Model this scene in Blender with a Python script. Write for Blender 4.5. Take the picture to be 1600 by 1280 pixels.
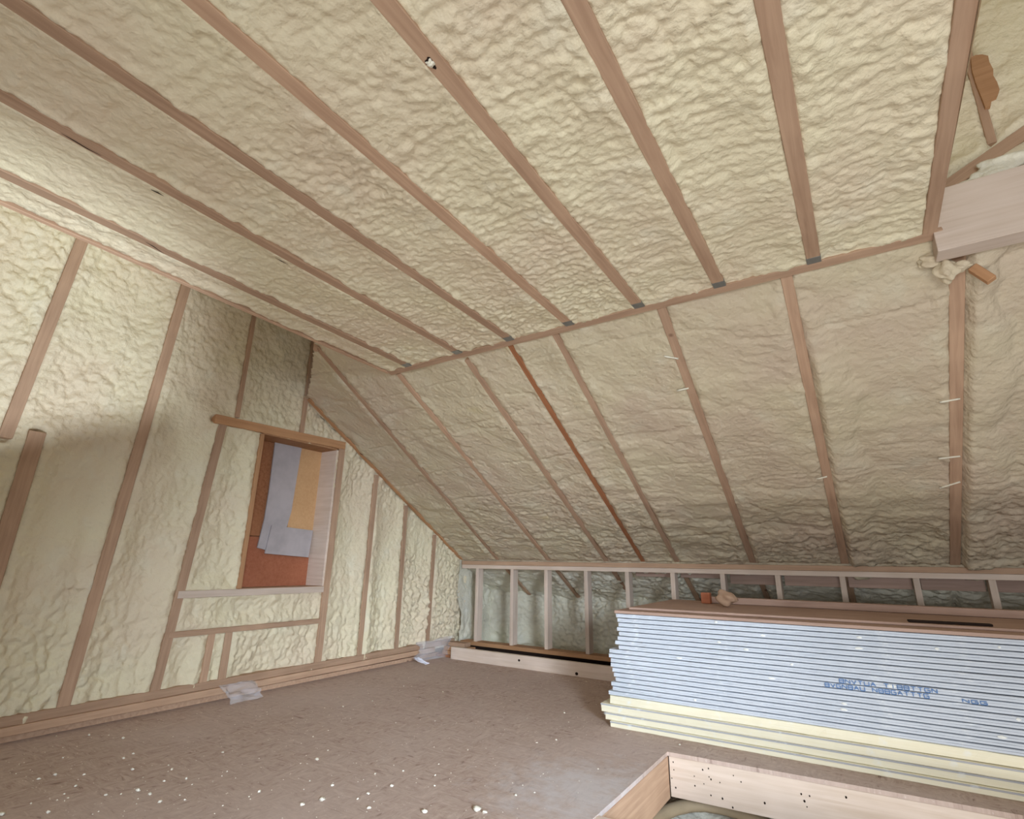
import bpy, math, random
import numpy as np
from mathutils import Vector, Matrix
for o in list(bpy.data.objects): bpy.data.objects.remove(o, do_unlink=True)
sc = bpy.context.scene; col = sc.collection
random.seed(7); rs = np.random.RandomState(11)
# ---------------------------------------------------------------- camera
F = 816.54; YAW, PIT, ROL = math.radians(-33.4685), math.radians(16.379), math.radians(0.839)
CAM = Vector((0, 0, 0.9))
fw = Vector((math.sin(YAW)*math.cos(PIT), math.cos(YAW)*math.cos(PIT), math.sin(PIT)))
rt0 = Vector((math.cos(YAW), -math.sin(YAW), 0)); up0 = rt0.cross(fw)
rt = rt0*math.cos(ROL)+up0*math.sin(ROL); up = up0*math.cos(ROL)-rt0*math.sin(ROL)
cd = bpy.data.cameras.new('camera'); cam = bpy.data.objects.new('camera', cd); col.objects.link(cam)
cd.sensor_width = 36; cd.lens = F/1600*36; cd.clip_start = 0.02
cam.matrix_world = Matrix(((rt.x, up.x, -fw.x, CAM.x), (rt.y, up.y, -fw.y, CAM.y), (rt.z, up.z, -fw.z, CAM.z), (0, 0, 0, 1)))
sc.camera = cam
# ---------------------------------------------------------------- light
w = bpy.data.worlds.new('world'); sc.world = w; w.use_nodes = True
bg = w.node_tree.nodes['Background']; bg.inputs[0].default_value = (0.97, 0.97, 0.94, 1); bg.inputs[1].default_value = 0.32
def area(name, loc, target, sx, sy, power, color):
    l = bpy.data.lights.new(name, 'AREA'); l.shape = 'RECTANGLE'; l.size = sx; l.size_y = sy; l.energy = power; l.color = color
    o = bpy.data.objects.new(name, l); col.objects.link(o); o.location = loc
    o.rotation_euler = (Vector(target)-Vector(loc)).to_track_quat('-Z', 'Y').to_euler(); return o
def spread(o, deg): o.data.spread = math.radians(deg); return o
area('stairwell_daylight', (0.9, 0.3, -1.6), (0.3, 1.0, 1.2), 1.5, 1.5, 72, (1.0, 0.98, 0.93))
spread(area('side_window_daylight', (2.4, -1.3, 1.5), (-3.7, 3.9, -0.3), 0.9, 0.7, 34, (0.76, 0.88, 1.0)), 46)
spread(area('rear_window_daylight', (0.5, -2.3, 0.75), (0.5, 4.2, 1.05), 1.6, 0.9, 33, (0.90, 0.94, 0.98)), 96)
sl = bpy.data.lights.new('added_gable_spot', 'SPOT'); sl.energy = 1350; sl.color = (0.82, 0.92, 1.0); sl.spot_size = math.radians(28); sl.spot_blend = .8; sl.shadow_soft_size = .10  # added spot that makes the bright patch on the upper gable; no known lamp
so_ = bpy.data.objects.new('added_gable_spot', sl); col.objects.link(so_); so_.location = (1.5, 0.5, -1.2)
so_.rotation_euler = (Vector((-3.73, .38, 2.0))-so_.location).to_track_quat('-Z', 'Y').to_euler()
sc.view_settings.view_transform = 'Standard'; sc.view_settings.look = 'None'
sc.view_settings.gamma = 1.0; sc.view_settings.exposure = -0.09; sc.view_settings.use_curve_mapping = False

# ---------------------------------------------------------------- helpers
def px(x, y): return (fw*F+rt*(x-800)-up*(y-640))
def on(x, y, ax, val):
    d = px(x, y); s = (val-CAM[ax])/d[ax]; return CAM+d*s
def srgb(r, g, b): return tuple(((c/255)/12.92 if c/255 <= .04045 else ((c/255+.055)/1.055)**2.4) for c in (r, g, b))+(1,)
def put(name, me, mat, parent=None, label=None, cat=None, group=None, kind=None):
    o = bpy.data.objects.new(name, me); col.objects.link(o)
    if mat and not me.materials: me.materials.append(mat)
    if parent: o.parent = parent
    for k, v in (('label', label), ('category', cat), ('group', group), ('kind', kind)):
        if v: o[k] = v
    return o
def empty(name, loc, label, cat, group=None):
    o = bpy.data.objects.new(name, None); col.objects.link(o); o.location = loc; o.empty_display_size = .05
    o['label'] = label; o['category'] = cat
    if group: o['group'] = group
    return o
def mesh(name, v, f, smooth=False):
    me = bpy.data.meshes.new(name); me.from_pydata([tuple(p) for p in v], [], f); me.update()
    if smooth:
        for p in me.polygons: p.use_smooth = True
    return me
def boxgeo(x0, x1, y0, y1, z0, z1, c=0.0015):
    """box with chamfered edges"""
    V = []; Fs = []
    import itertools
    idx = {}
    for sx, sy, sz in itertools.product((0, 1), repeat=3):
        X = (x0, x1)[sx]; Y = (y0, y1)[sy]; Z = (z0, z1)[sz]; ix = c if sx == 0 else -c; iy = c if sy == 0 else -c; iz = c if sz == 0 else -c
        for a, p in enumerate(((X, Y+iy, Z+iz), (X+ix, Y, Z+iz), (X+ix, Y+iy, Z))):
            idx[(sx, sy, sz, a)] = len(V); V.append(p)
    g = lambda s, a: idx[(*s, a)]
    for s in (0, 1):
        Fs.append([g((s, 0, 0), 0), g((s, 1, 0), 0), g((s, 1, 1), 0), g((s, 0, 1), 0)])
        Fs.append([g((0, s, 0), 1), g((1, s, 0), 1), g((1, s, 1), 1), g((0, s, 1), 1)])
        Fs.append([g((0, 0, s), 2), g((1, 0, s), 2), g((1, 1, s), 2), g((0, 1, s), 2)])
    for s in (0, 1):
        for t in (0, 1):
            Fs.append([g((0, s, t), 1), g((1, s, t), 1), g((1, s, t), 2), g((0, s, t), 2)])
            Fs.append([g((s, 0, t), 0), g((s, 1, t), 0), g((s, 1, t), 2), g((s, 0, t), 2)])
            Fs.append([g((s, t, 0), 0), g((s, t, 1), 0), g((s, t, 1), 1), g((s, t, 0), 1)])
    for s in itertools.product((0, 1), repeat=3): Fs.append([g(s, 0), g(s, 1), g(s, 2)])
    return V, Fs
def fixn(me):
    import bmesh
    b = bmesh.new(); b.from_mesh(me); bmesh.ops.recalc_face_normals(b, faces=b.faces); b.to_mesh(me); b.free(); return me
def board(name, p0, p1, N, wd, depth, mat, rag=0.0, chamfer=0.002, **kw):
    """lumber: p0-p1 is the centre line of the visible face, N its outward normal, the board reaches 'depth' behind it"""
    p0, p1, N = Vector(p0), Vector(p1), Vector(N)
    X = (p1-p0); L = X.length; X.normalize(); N = (N-X*N.dot(X)).normalized(); Y = N.cross(X)
    V, Fs = boxgeo(0, L, -wd/2, wd/2, -depth, 0, chamfer)
    me = fixn(mesh(name, V, Fs))
    o = put(name, me, mat, **kw)
    M = Matrix(((X.x, Y.x, N.x, p0.x), (X.y, Y.y, N.y, p0.y), (X.z, Y.z, N.z, p0.z), (0, 0, 0, 1)))
    if o.parent: M = o.parent.matrix_basis.inverted() @ M
    o.matrix_basis = M
    return o
def block(name, x0, x1, y0, y1, z0, z1, mat, chamfer=0.002, rotz=0, **kw):
    cx, cy = (x0+x1)/2, (y0+y1)/2
    V, Fs = boxgeo(x0-cx, x1-cx, y0-cy, y1-cy, 0, z1-z0, chamfer)
    o = put(name, fixn(mesh(name, V, Fs)), mat, **kw)
    M = Matrix.Translation((cx, cy, z0)) @ Matrix.Rotation(rotz, 4, 'Z')
    if o.parent: M = o.parent.matrix_basis.inverted() @ M
    o.matrix_basis = M
    return o

# ---- numpy noise
def _h(ix, iy, s):
    n = (ix.astype(np.int64)*374761393+iy.astype(np.int64)*668265263+s*974711) & 0xffffffff
    n = ((n ^ (n >> 13))*1274126177) & 0xffffffff
    n = ((n ^ (n >> 16))*2246822519) & 0xffffffff
    return ((n ^ (n >> 15)) & 0xffffff)/float(0xffffff)
def vn(x, y, s=0):
    ix, iy = np.floor(x), np.floor(y); fx, fy = x-ix, y-iy
    fx = fx*fx*fx*(fx*(fx*6-15)+10); fy = fy*fy*fy*(fy*(fy*6-15)+10)
    a, b, c, d = _h(ix, iy, s), _h(ix+1, iy, s), _h(ix, iy+1, s), _h(ix+1, iy+1, s)
    return ((a*(1-fx)+b*fx)*(1-fy)+(c*(1-fx)+d*fx)*fy)*2-1
def fbm(x, y, s=0, o=3):
    r = 0; a = 1
    for i in range(o): r = r+a*vn(x*2**i+i*7.3, y*2**i-i*3.1, s+i); a *= .5
    return r
def domes(x, y, s=0):
    ix, iy = np.floor(x), np.floor(y); acc = np.zeros_like(x)
    for dx in (-1, 0, 1):
        for dy in (-1, 0, 1):
            jx, jy = ix+dx, iy+dy
            qx = jx+.5+(_h(jx, jy, s)-.5)*.9; qy = jy+.5+(_h(jx, jy, s+77)-.5)*.9
            r = .55+.35*_h(jx, jy, s+5)
            d2 = ((x-qx)**2+(y-qy)**2)/(r*r)
            acc = np.maximum(acc, np.clip(1-d2, 0, 1)*(.6+.4*_h(jx, jy, s+9)))
    return acc
def segdist(u, v, segs):
    d = np.full(u.shape, 9.0)
    for (u0, v0, u1, v1, hw) in segs:
        ax, ay = u1-u0, v1-v0; t = np.clip(((u-u0)*ax+(v-v0)*ay)/(ax*ax+ay*ay), 0, 1)
        d = np.minimum(d, np.hypot(u-u0-t*ax, v-v0-t*ay)-hw)
    return d
def foam(name, O, U, V, N, ul, vl, du, segs, mat, recess=.03, edge=.004, a1=.009, cell=(.05, .04), big=.012, ragged=.008,
         mask=None, seed=0, extra=None, amp=None, label=None, kind='structure', **kw):
    O, U, V, N = (np.array(a, float) for a in (O, U, V, N))
    nu, nv = int(ul/du)+1, int(vl/du)+1
    u, v = np.meshgrid(np.linspace(0, ul, nu), np.linspace(0, vl, nv), indexing='ij')
    d = segdist(u, v, segs) if segs else np.full(u.shape, 9.)
    wu = u+.018*vn(u*9, v*9, seed+1)+.008*vn(u*24, v*24, seed+3); wv = v+.018*vn(u*9, v*9, seed+2)+.008*vn(u*24, v*24, seed+4)
    A = 1.0 if amp is None else amp(u, v)
    A = A*(.65+.5*vn(u*1.7, v*1.7, seed+31))
    L = a1*A*domes(wu/cell[0], wv/cell[1], seed+10)+a1*.5*A*domes(wu/cell[0]*1.9, wv/cell[1]*1.9, seed+20)
    L = L+big*fbm(u*3.2, v*3.2, seed+40, 3)
    rag = ragged*vn(u*16, v*16, seed+50)+ragged*.6*vn(u*55, v*55, seed+51)-edge
    s = 1-np.exp(-(np.maximum(d, 0)/.08)**1.4)
    H = np.where(d > 0, rag*(1-.6*s)-recess*s+L*np.clip(d/.035, 0, 1), rag+1.6*d-.001)
    if extra is not None: H = H+extra(u, v)*np.clip(d/.03, 0, 1)
    P = O+u[..., None]*U+v[..., None]*V+H[..., None]*N
    P = P.reshape(-1, 3)
    ii = (np.arange(nu-1)[:, None]*nv+np.arange(nv-1)[None, :]).reshape(-1)
    Q = np.stack([ii, ii+nv, ii+nv+1, ii+1], 1)
    if mask is not None:
        ok = mask(P, u.reshape(-1), v.reshape(-1)); Q = Q[ok[Q].all(1)]
        used = np.zeros(len(P), bool); used[Q.reshape(-1)] = True
        re = np.cumsum(used)-1; Q = re[Q]; P = P[used]
    me = bpy.data.meshes.new(name)
    me.vertices.add(len(P)); me.vertices.foreach_set('co', P.astype(np.float32).reshape(-1))
    me.loops.add(len(Q)*4); me.loops.foreach_set('vertex_index', Q.astype(np.int32).reshape(-1))
    me.polygons.add(len(Q)); me.polygons.foreach_set('loop_start', np.arange(0, len(Q)*4, 4, dtype=np.int32))
    try: me.polygons.foreach_set('loop_total', np.full(len(Q), 4, dtype=np.int32))
    except Exception: pass
    me.polygons.foreach_set('use_smooth', np.ones(len(Q), dtype=bool)); me.update(calc_edges=True); me.validate()
    return put(name, me, mat, label=label, kind=kind, **kw)

# ---- materials
def newmat(name, rough=.8, spec=.25):
    m = bpy.data.materials.new(name); m.use_nodes = True; nt = m.node_tree; b = nt.nodes['Principled BSDF']
    b.inputs['Roughness'].default_value = rough
    b.inputs['Specular IOR Level'].default_value = spec
    return m, nt, b
def nd(nt, t, **kw):
    n = nt.nodes.new(t)
    for k, v in kw.items(): setattr(n, k, v)
    return n
def mixc(nt, fac, a, b, bt='MIX'):
    m = nd(nt, 'ShaderNodeMix', data_type='RGBA', blend_type=bt)
    for s, v in ((m.inputs[0], fac), (m.inputs[6], a), (m.inputs[7], b)):
        if isinstance(v, (tuple, float, int)): s.default_value = v
        else: nt.links.new(v, s)
    return m.outputs[2]
def ramp(nt, src, p):
    r = nd(nt, 'ShaderNodeValToRGB'); e = r.color_ramp.elements
    while len(e) < len(p): e.new(.5)
    for i, (x, c) in enumerate(p): e[i].position = x; e[i].color = c if isinstance(c, tuple) else (c, c, c, 1)
    nt.links.new(src, r.inputs[0]); return r.outputs[0]
def noise(nt, vec, scale, detail=3, rough=.55, dist=0):
    n = nd(nt, 'ShaderNodeTexNoise'); n.inputs['Scale'].default_value = scale; n.inputs['Detail'].default_value = detail
    n.inputs['Roughness'].default_value = rough; n.inputs['Distortion'].default_value = dist
    if vec is not None: nt.links.new(vec, n.inputs['Vector'])
    return n.outputs[0]
def mapping(nt, scale, which='Object'):
    tc = nd(nt, 'ShaderNodeTexCoord'); m = nd(nt, 'ShaderNodeMapping'); m.inputs['Scale'].default_value = scale
    nt.links.new(tc.outputs[which], m.inputs[0]); return m.outputs[0]
def bump(nt, b, src, strength, dist):
    n = nd(nt, 'ShaderNodeBump'); n.inputs['Strength'].default_value = strength; n.inputs['Distance'].default_value = dist
    nt.links.new(src, n.inputs['Height']); nt.links.new(n.outputs[0], b.inputs['Normal'])
def foam_mat(name, c1, c2, c3):
    m, nt, b = newmat(name, .62, .3)
    v = mapping(nt, (1, 1, 1))
    n1 = noise(nt, v, 1.6, 3); n2 = noise(nt, v, 5.5, 3); n3 = noise(nt, v, 2.9, 2)
    c = mixc(nt, ramp(nt, n1, [(.38, 0.), (.66, 1.)]), c1, c2)
    c = mixc(nt, ramp(nt, n2, [(.55, 0.), (.8, .7)]), c, c3)
    c = mixc(nt, ramp(nt, n3, [(.70, 0.), (.82, .35)]), c, srgb(196, 182, 96))
    nt.links.new(c, b.inputs['Base Color'])
    vo = nd(nt, 'ShaderNodeTexVoronoi', feature='SMOOTH_F1'); vo.inputs['Scale'].default_value = 38; nt.links.new(v, vo.inputs['Vector'])
    nn = noise(nt, v, 60, 3)
    mm = nd(nt, 'ShaderNodeMath', operation='ADD'); nt.links.new(vo.outputs['Distance'], mm.inputs[0]); nt.links.new(nn, mm.inputs[1])
    iv = nd(nt, 'ShaderNodeMath', operation='MULTIPLY'); iv.inputs[1].default_value = -1; nt.links.new(mm.outputs[0], iv.inputs[0])
    bump(nt, b, iv.outputs[0], .6, .010)
    return m
FOAM = foam_mat('spray_foam', srgb(225, 214, 184), srgb(222, 206, 180), srgb(229, 222, 200))
FOAMW = foam_mat('pale_spray_foam', srgb(233, 230, 214), srgb(229, 222, 204), srgb(238, 238, 230))
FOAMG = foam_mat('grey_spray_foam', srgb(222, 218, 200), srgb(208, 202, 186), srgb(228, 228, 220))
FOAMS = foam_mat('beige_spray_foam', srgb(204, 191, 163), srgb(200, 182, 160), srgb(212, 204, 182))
def wood_mat(name, a, b_, knot=True, stain=None):
    m, nt, b = newmat(name, .72, .25)
    v = mapping(nt, (1.2, 22, 22)); vv = mapping(nt, (1, 1, 1))
    oi = nd(nt, 'ShaderNodeObjectInfo'); ad = nd(nt, 'ShaderNodeVectorMath', operation='ADD')
    mu = nd(nt, 'ShaderNodeVectorMath', operation='SCALE'); mu.inputs[0].default_value = (37, 91, 53); nt.links.new(oi.outputs['Random'], mu.inputs['Scale'])
    nt.links.new(v, ad.inputs[0]); nt.links.new(mu.outputs[0], ad.inputs[1])
    g = noise(nt, ad.outputs[0], 2.2, 4, .6, .6)
    c = mixc(nt, ramp(nt, g, [(.3, 0.), (.72, 1.)]), a, b_)
    n2 = noise(nt, vv, 3.0, 2); c = mixc(nt, ramp(nt, n2, [(.45, 0.), (.8, .5)]), c, tuple(min(1, x*1.18) for x in b_[:3])+(1,))
    hs = nd(nt, 'ShaderNodeHueSaturation'); mr = nd(nt, 'ShaderNodeMapRange'); mr.inputs[3].default_value = .86; mr.inputs[4].default_value = 1.12
    nt.links.new(oi.outputs['Random'], mr.inputs[0]); nt.links.new(mr.outputs[0], hs.inputs['Value']); nt.links.new(c, hs.inputs['Color']); c = hs.outputs[0]
    if knot:
        vo = nd(nt, 'ShaderNodeTexVoronoi'); vo.inputs['Scale'].default_value = 2.6
        ad2 = nd(nt, 'ShaderNodeVectorMath', operation='ADD'); nt.links.new(vv, ad2.inputs[0]); nt.links.new(mu.outputs[0], ad2.inputs[1])
        nt.links.new(ad2.outputs[0], vo.inputs['Vector'])
        c = mixc(nt, ramp(nt, vo.outputs['Distance'], [(.03, .75), (.055, 0.)]), c, srgb(84, 52, 34))
    nt.links.new(c, b.inputs['Base Color']); bump(nt, b, g, .25, .002)
    return m
WOOD = wood_mat('framing_lumber', srgb(168, 136, 112), srgb(192, 160, 134))
WOODP = wood_mat('pale_lumber', srgb(202, 182, 165), srgb(218, 201, 188))
WOODO = wood_mat('orange_lumber', srgb(172, 128, 92), srgb(192, 148, 110))
WOODD = wood_mat('dark_brown_lumber', srgb(138, 88, 58), srgb(165, 112, 78))
WOODB = wood_mat('brown_board', srgb(160, 134, 120), srgb(184, 156, 142))
WOODR = wood_mat('red_brown_plywood', srgb(164, 98, 70), srgb(182, 116, 86), knot=False)
WOODT = wood_mat('tan_plywood', srgb(196, 154, 110), srgb(206, 166, 124), knot=False)
def plain(name, c, rough=.7, var=.06, sc_=8, spec=.3):
    m, nt, b = newmat(name, rough, spec); n = noise(nt, mapping(nt, (1, 1, 1)), sc_, 4)
    c2 = tuple(max(0, x*(1-3*var)) for x in c[:3])+(1,)
    nt.links.new(mixc(nt, ramp(nt, n, [(.35, 0.), (.7, 1.)]), c, c2), b.inputs['Base Color']); return m
GREY = plain('grey_board_face', srgb(186, 178, 180)); METAL = plain('galvanised_steel', srgb(150, 152, 150), .4, .05, 30, .5); METAL.node_tree.nodes['Principled BSDF'].inputs['Metallic'].default_value = .6
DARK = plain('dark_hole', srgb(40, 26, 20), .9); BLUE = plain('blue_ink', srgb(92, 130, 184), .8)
CRUMB = plain('foam_crumb', srgb(240, 234, 220), .8)
CHALK = plain('gypsum_crumb', srgb(240, 242, 240), .9)
CONC = plain('lower_floor_boards', srgb(150, 140, 130), .9)
TUBE = plain('tan_hose_skin', srgb(190, 168, 138), .6)

def sheet_mat(name, c1, c2):
    m, nt, b = newmat(name, .75, .2)
    g = noise(nt, mapping(nt, (3, 3, 160)), 2, 3); n = noise(nt, mapping(nt, (1, 1, 1)), 14, 4)
    c = mixc(nt, ramp(nt, g, [(.35, 0.), (.65, 1.)]), c1, c2)
    c = mixc(nt, ramp(nt, n, [(.62, 0.), (.78, .6)]), c, srgb(236, 240, 242))
    nt.links.new(c, b.inputs['Base Color']); bump(nt, b, n, .2, .002); return m
DRYW = sheet_mat('grey_gypsum_edge', srgb(192, 199, 210), srgb(208, 214, 223))
YELW = sheet_mat('cream_board_edge', srgb(234, 226, 198), srgb(240, 234, 212))
YGRY = sheet_mat('grey_facing_paper', srgb(170, 170, 172), srgb(188, 188, 192))
SEAM = plain('seam_paper', srgb(188, 190, 196))
# floor
def floor_mat():
    m, nt, b = newmat('strand_board', .8, .25)
    v = mapping(nt, (1, 1, 1)); v2 = mapping(nt, (7, 30, 1)); v3 = mapping(nt, (26, 9, 1))
    g = noise(nt, v2, 1.6, 4, .6, 1.2); g2 = noise(nt, v3, 1.4, 3, .6, 1.2); pick = noise(nt, v, 9, 2)
    gg = mixc(nt, ramp(nt, pick, [(.45, 0.), (.55, 1.)]), g, g2)
    c = mixc(nt, ramp(nt, gg, [(.3, 0.), (.7, 1.)]), srgb(166, 142, 130), srgb(202, 182, 170))
    c = mixc(nt, ramp(nt, gg, [(.30, .75), (.37, 0.)]), c, srgb(122, 98, 86))
    n = noise(nt, v, 1.3, 3); c = mixc(nt, ramp(nt, n, [(.4, 0.), (.7, .6)]), c, srgb(200, 182, 174))
    c = mixc(nt, ramp(nt, noise(nt, v, 70, 4, .7), [(.60, 0.), (.72, .55)]), c, srgb(220, 212, 206))
    # chalky dust spilled beside the stair opening
    tc = nd(nt, 'ShaderNodeTexCoord'); di = nd(nt, 'ShaderNodeVectorMath', operation='DISTANCE'); di.inputs[1].default_value = (-1.12, 2.28, 0)
    nt.links.new(tc.outputs['Object'], di.inputs[0])
    n4 = noise(nt, v, 11, 5, .7); ad = nd(nt, 'ShaderNodeMath', operation='MULTIPLY_ADD'); ad.inputs[1].default_value = 1.1; nt.links.new(n4, ad.inputs[0]); nt.links.new(di.outputs['Value'], ad.inputs[2])
    c = mixc(nt, ramp(nt, ad.outputs[0], [(.62, .55), (1.02, 0.)]), c, srgb(214, 212, 216))
    nt.links.new(c, b.inputs['Base Color']); bump(nt, b, gg, .3, .003); return m
FLOOR = floor_mat()

# ================================================================ SHELL
XG, YK = -3.731, 4.69; YE, ZE = 2.497, 2.205; TS = .5848; TC = .02495
nS = Vector((0, -.5048, -.8633)); vS = Vector((0, .8633, -.5048))
def zs(y): return ZE-TS*(y-YE)
def S(x, y, off=0): return Vector((x, y, zs(y)))+nS*off
# --- subfloor with the stair opening
y_edge = lambda x: 2.953+.075*(x+.98)
def slab(name, poly, z0, z1, mat, **kw):
    n = len(poly); V = [(x, y, z1) for x, y in poly]+[(x, y, z0) for x, y in poly]
    Fs = [list(range(n)), list(range(2*n-1, n-1, -1))]+[[i, i+n, (i+1) % n+n, (i+1) % n] for i in range(n)]
    return put(name, fixn(mesh(name, V, Fs)), mat, **kw)
slab('floor', [(-3.9, -2.2), (-.99, -2.2), (-.985, 2.953), (3.0, y_edge(3.0)), (3.0, 4.36), (-3.9, 4.36)], -.018, 0, FLOOR, kind='structure')
slab('floor', [(-4.2, -2.4), (3.4, -2.4), (3.4, 6.4), (-4.2, 6.4)], -2.55, -2.5, CONC, kind='structure')
# --- gable wall foam  (u = y, v = z)
G0 = -1.2
NY0, NY1, NZ0, NZ1 = 2.215, 2.90, .70, 1.82
gseg = []
def gs(y0, z0, y1, z1, w_): gseg.append((y0-G0, z0, y1-G0, z1, w_/2)); return ((XG, y0, z0), (XG, y1, z1))
studs = []
def gst(y0, z0, y1, z1, w_, lab, mat=WOOD, cat='stud', name='wall_stud'): studs.append((gs(y0, z0, y1, z1, w_), w_, lab, mat, cat, name))
gst(-.40, .11, -.38, 2.75, .06, 'gable wall stud at the far left beyond the picture edge')
gst(.45, .11, .42, 2.75, .06, 'gable wall stud cut off by the left picture edge')
gst(.875, .11, .905, 1.56, .075, 'broad brown gable stud at the left edge, its top ending below the bright patch')
gst(.78, 1.50, .865, 2.75, .06, 'leftmost gable stud in the bright upper patch of foam')
gst(1.315, .11, 1.475, 2.75, .06, 'full-height gable stud running from the plate up through the bright patch')
gst(1.765, .11, 1.895, 1.86, .055, 'gable stud rising from the plate to the left end of the opening header')
gst(1.985, 1.90, 1.985, 2.75, .03, 'short thin stud above the left end of the opening header')
gst(2.53, 1.90, 2.535, 2.73, .035, 'short gable stud above the header, meeting the roof slope')
gst(2.935, .11, 2.95, 1.87, .06, 'gable stud forming the right side of the boarded opening')
gst(3.35, .11, 3.37, zs(3.37)-.02, .048, 'first gable stud to the right of the boarded opening')
gst(3.785, .11, 3.785, zs(3.785)-.02, .042, 'second gable stud to the right of the boarded opening')
gst(4.205, .11, 4.23, zs(4.23)-.02, .042, 'last short gable stud before the knee wall corner')
gst(2.05, .11, 2.06, .425, .045, 'left of two short cripple studs under the opening')
gst(2.175, .11, 2.175, .425, .05, 'right of two short cripple studs under the opening')
gst(1.83, 1.855, 2.975, 1.875, .065, 'header board over the boarded opening in the gable wall', WOODO, 'header', 'opening_header')
gst(1.795, .675, 2.91, .675, .045, 'sill board under the boarded opening in the gable wall', WOODP, 'sill', 'opening_sill')
gst(1.785, .435, 2.91, .435, .035, 'horizontal blocking board halfway between sill and floor plate', WOOD, 'blocking', 'wall_blocking')
gst(2.20, .70, 2.20, 1.82, .03, 'thin stud forming the left side of the boarded opening', WOODO)
def gmask(P, u, v):
    y, z = P[:, 1], P[:, 2]
    ok = (z > .06)
    ok &= ~((y > NY0+.005) & (y < NY1-.01) & (z > NZ0) & (z < NZ1))
    ok &= ~((y > 2.95) & (z > zs(y)+.05)) & ~((y > 2.56) & (z > zs(y)+.05+1.2*np.clip(2.95-y, 0, 1)*3))
    return ok
def gamp(u, v):
    y = u+G0; return np.clip(.35+.9*np.clip((.75-v)/.6, 0, 1)+.6*np.clip((y-2.9)/.8, 0, 1)+.25*np.clip((v-1.5)/.6, 0, 1), 0, 1.4)
def gextra(u, v):
    y = u+G0
    return .022*vn(y*7, v*1.3, 91)*np.clip((1.9-v), 0, 1)+.02*np.exp(-((y-1.15+.05*np.sin(v*5))/.04)**2)*np.clip((v-1.7)*3, 0, 1)*np.clip((2.5-v)*3, 0, 1)
foam('wall_left', (XG, G0, 0), (0, 1, 0), (0, 0, 1), (1, 0, 0), 4.8-G0, 2.85, .0092, gseg, FOAM, recess=.050, edge=.012, a1=.040, cell=(.044, .060), big=.014, ragged=.007, mask=gmask, seed=100, amp=gamp, extra=gextra)
for i, ((p0, p1), w_, lab, mat, cat, nm) in enumerate(studs):
    pr = .004 if p0[2] == p1[2] or cat in ('header',) else .0007*(i % 4)
    p0 = (p0[0]+pr, p0[1], p0[2]); p1 = (p1[0]+pr, p1[1], p1[2])
    board(nm, p0, p1, (1, 0, 0), w_, .09, mat, label=lab, cat=cat)
# base of the gable wall: doubled plate
PL1 = board('bottom_plate', (XG+.005, G0, .092), (XG+.005, 4.62, .115), (1, 0, 0), .046, .10, WOOD, label='upper board of the doubled plate along the foot of the gable wall', cat='plate')
PL2 = board('bottom_plate', (XG+.022, G0, .048), (XG+.018, 4.30, .068), (1, 0, 0), .042, .10, WOOD, label='lower board of the doubled plate along the foot of the gable wall', cat='plate')
slab('trim_1', [(-3.86, G0), (-3.752, G0), (-3.752, 4.4), (-3.86, 4.4)], 0, .03, WOOD, kind='structure')
# --- boarded opening
XB = -3.95
board('jamb', (XG-.11+.11, 2.902, .70), (XG, 2.902, 1.82), (0, -1, 0), .001, .001, WOODP) if False else None
op = empty('boarded_opening', (XB, 2.55, .70), 'boarded window opening in the gable wall, closed behind with red-brown plywood', 'opening')
def opb(name, x0, x1, y0, y1, z0, z1, mat, lab=None): return block(name, x0, x1, y0, y1, z0, z1, mat, parent=op, label=lab)
opb('side_jamb', XB, XG-.005, 2.895, 2.915, .70, 1.835, WOODP, 'pale right side jamb'); opb('side_jamb', XB, XG-.09, 2.19, 2.21, .70, 1.83, WOOD)
opb('head_jamb', XB, XG-.005, 2.2, 2.92, 1.822, 1.84, WOODO); opb('sill_board', XB, XG-.005, 2.2, 2.92, .668, .70, WOOD)
opb('backing_board', XB-.02, XB, 2.15, 2.95, .66, 1.07, WOODR, 'lower red-brown backing board'); opb('backing_board', XB-.022, XB-.002, 2.15, 2.95, 1.074, 1.9, WOODD, 'darker upper backing board')
def flatpoly(name, pts, x, th, mat, **kw):
    V = [(x, y, z) for y, z in pts]+[(x-th, y, z) for y, z in pts]; n = len(pts)
    return put(name, fixn(mesh(name, V, [list(range(n)), list(range(2*n-1, n-1, -1))]+[[i, i+n, (i+1) % n+n, (i+1) % n] for i in range(n)])), mat, **kw)
def yz(l, x):
    r = []
    for p in l: q = on(p[0], p[1], 0, x); r.append((q.y, q.z))
    return r
flatpoly('plywood_offcut', yz([(466, 690), (512, 700), (492, 835), (448, 830)], XB+.008), XB+.010, .009, WOODT, label='tan plywood offcut leaning at the right inside the boarded opening', cat='plywood')
flatpoly('gypsum_strip', yz([(431, 684), (473, 690), (455, 800), (446, 830), (420, 861), (402, 856), (413, 812), (420, 770)], XB+.02), XB+.022, .011, GREY, label='tall grey board strip with a broken lower end inside the boarded opening', cat='board offcut')
flatpoly('gypsum_card', yz([(425, 821), (489, 829), (482, 871), (414, 865)], XB+.035), XB+.036, .012, GREY, label='small pale grey rectangular offcut leaning across the foot of the tall strip', cat='board offcut')
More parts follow.
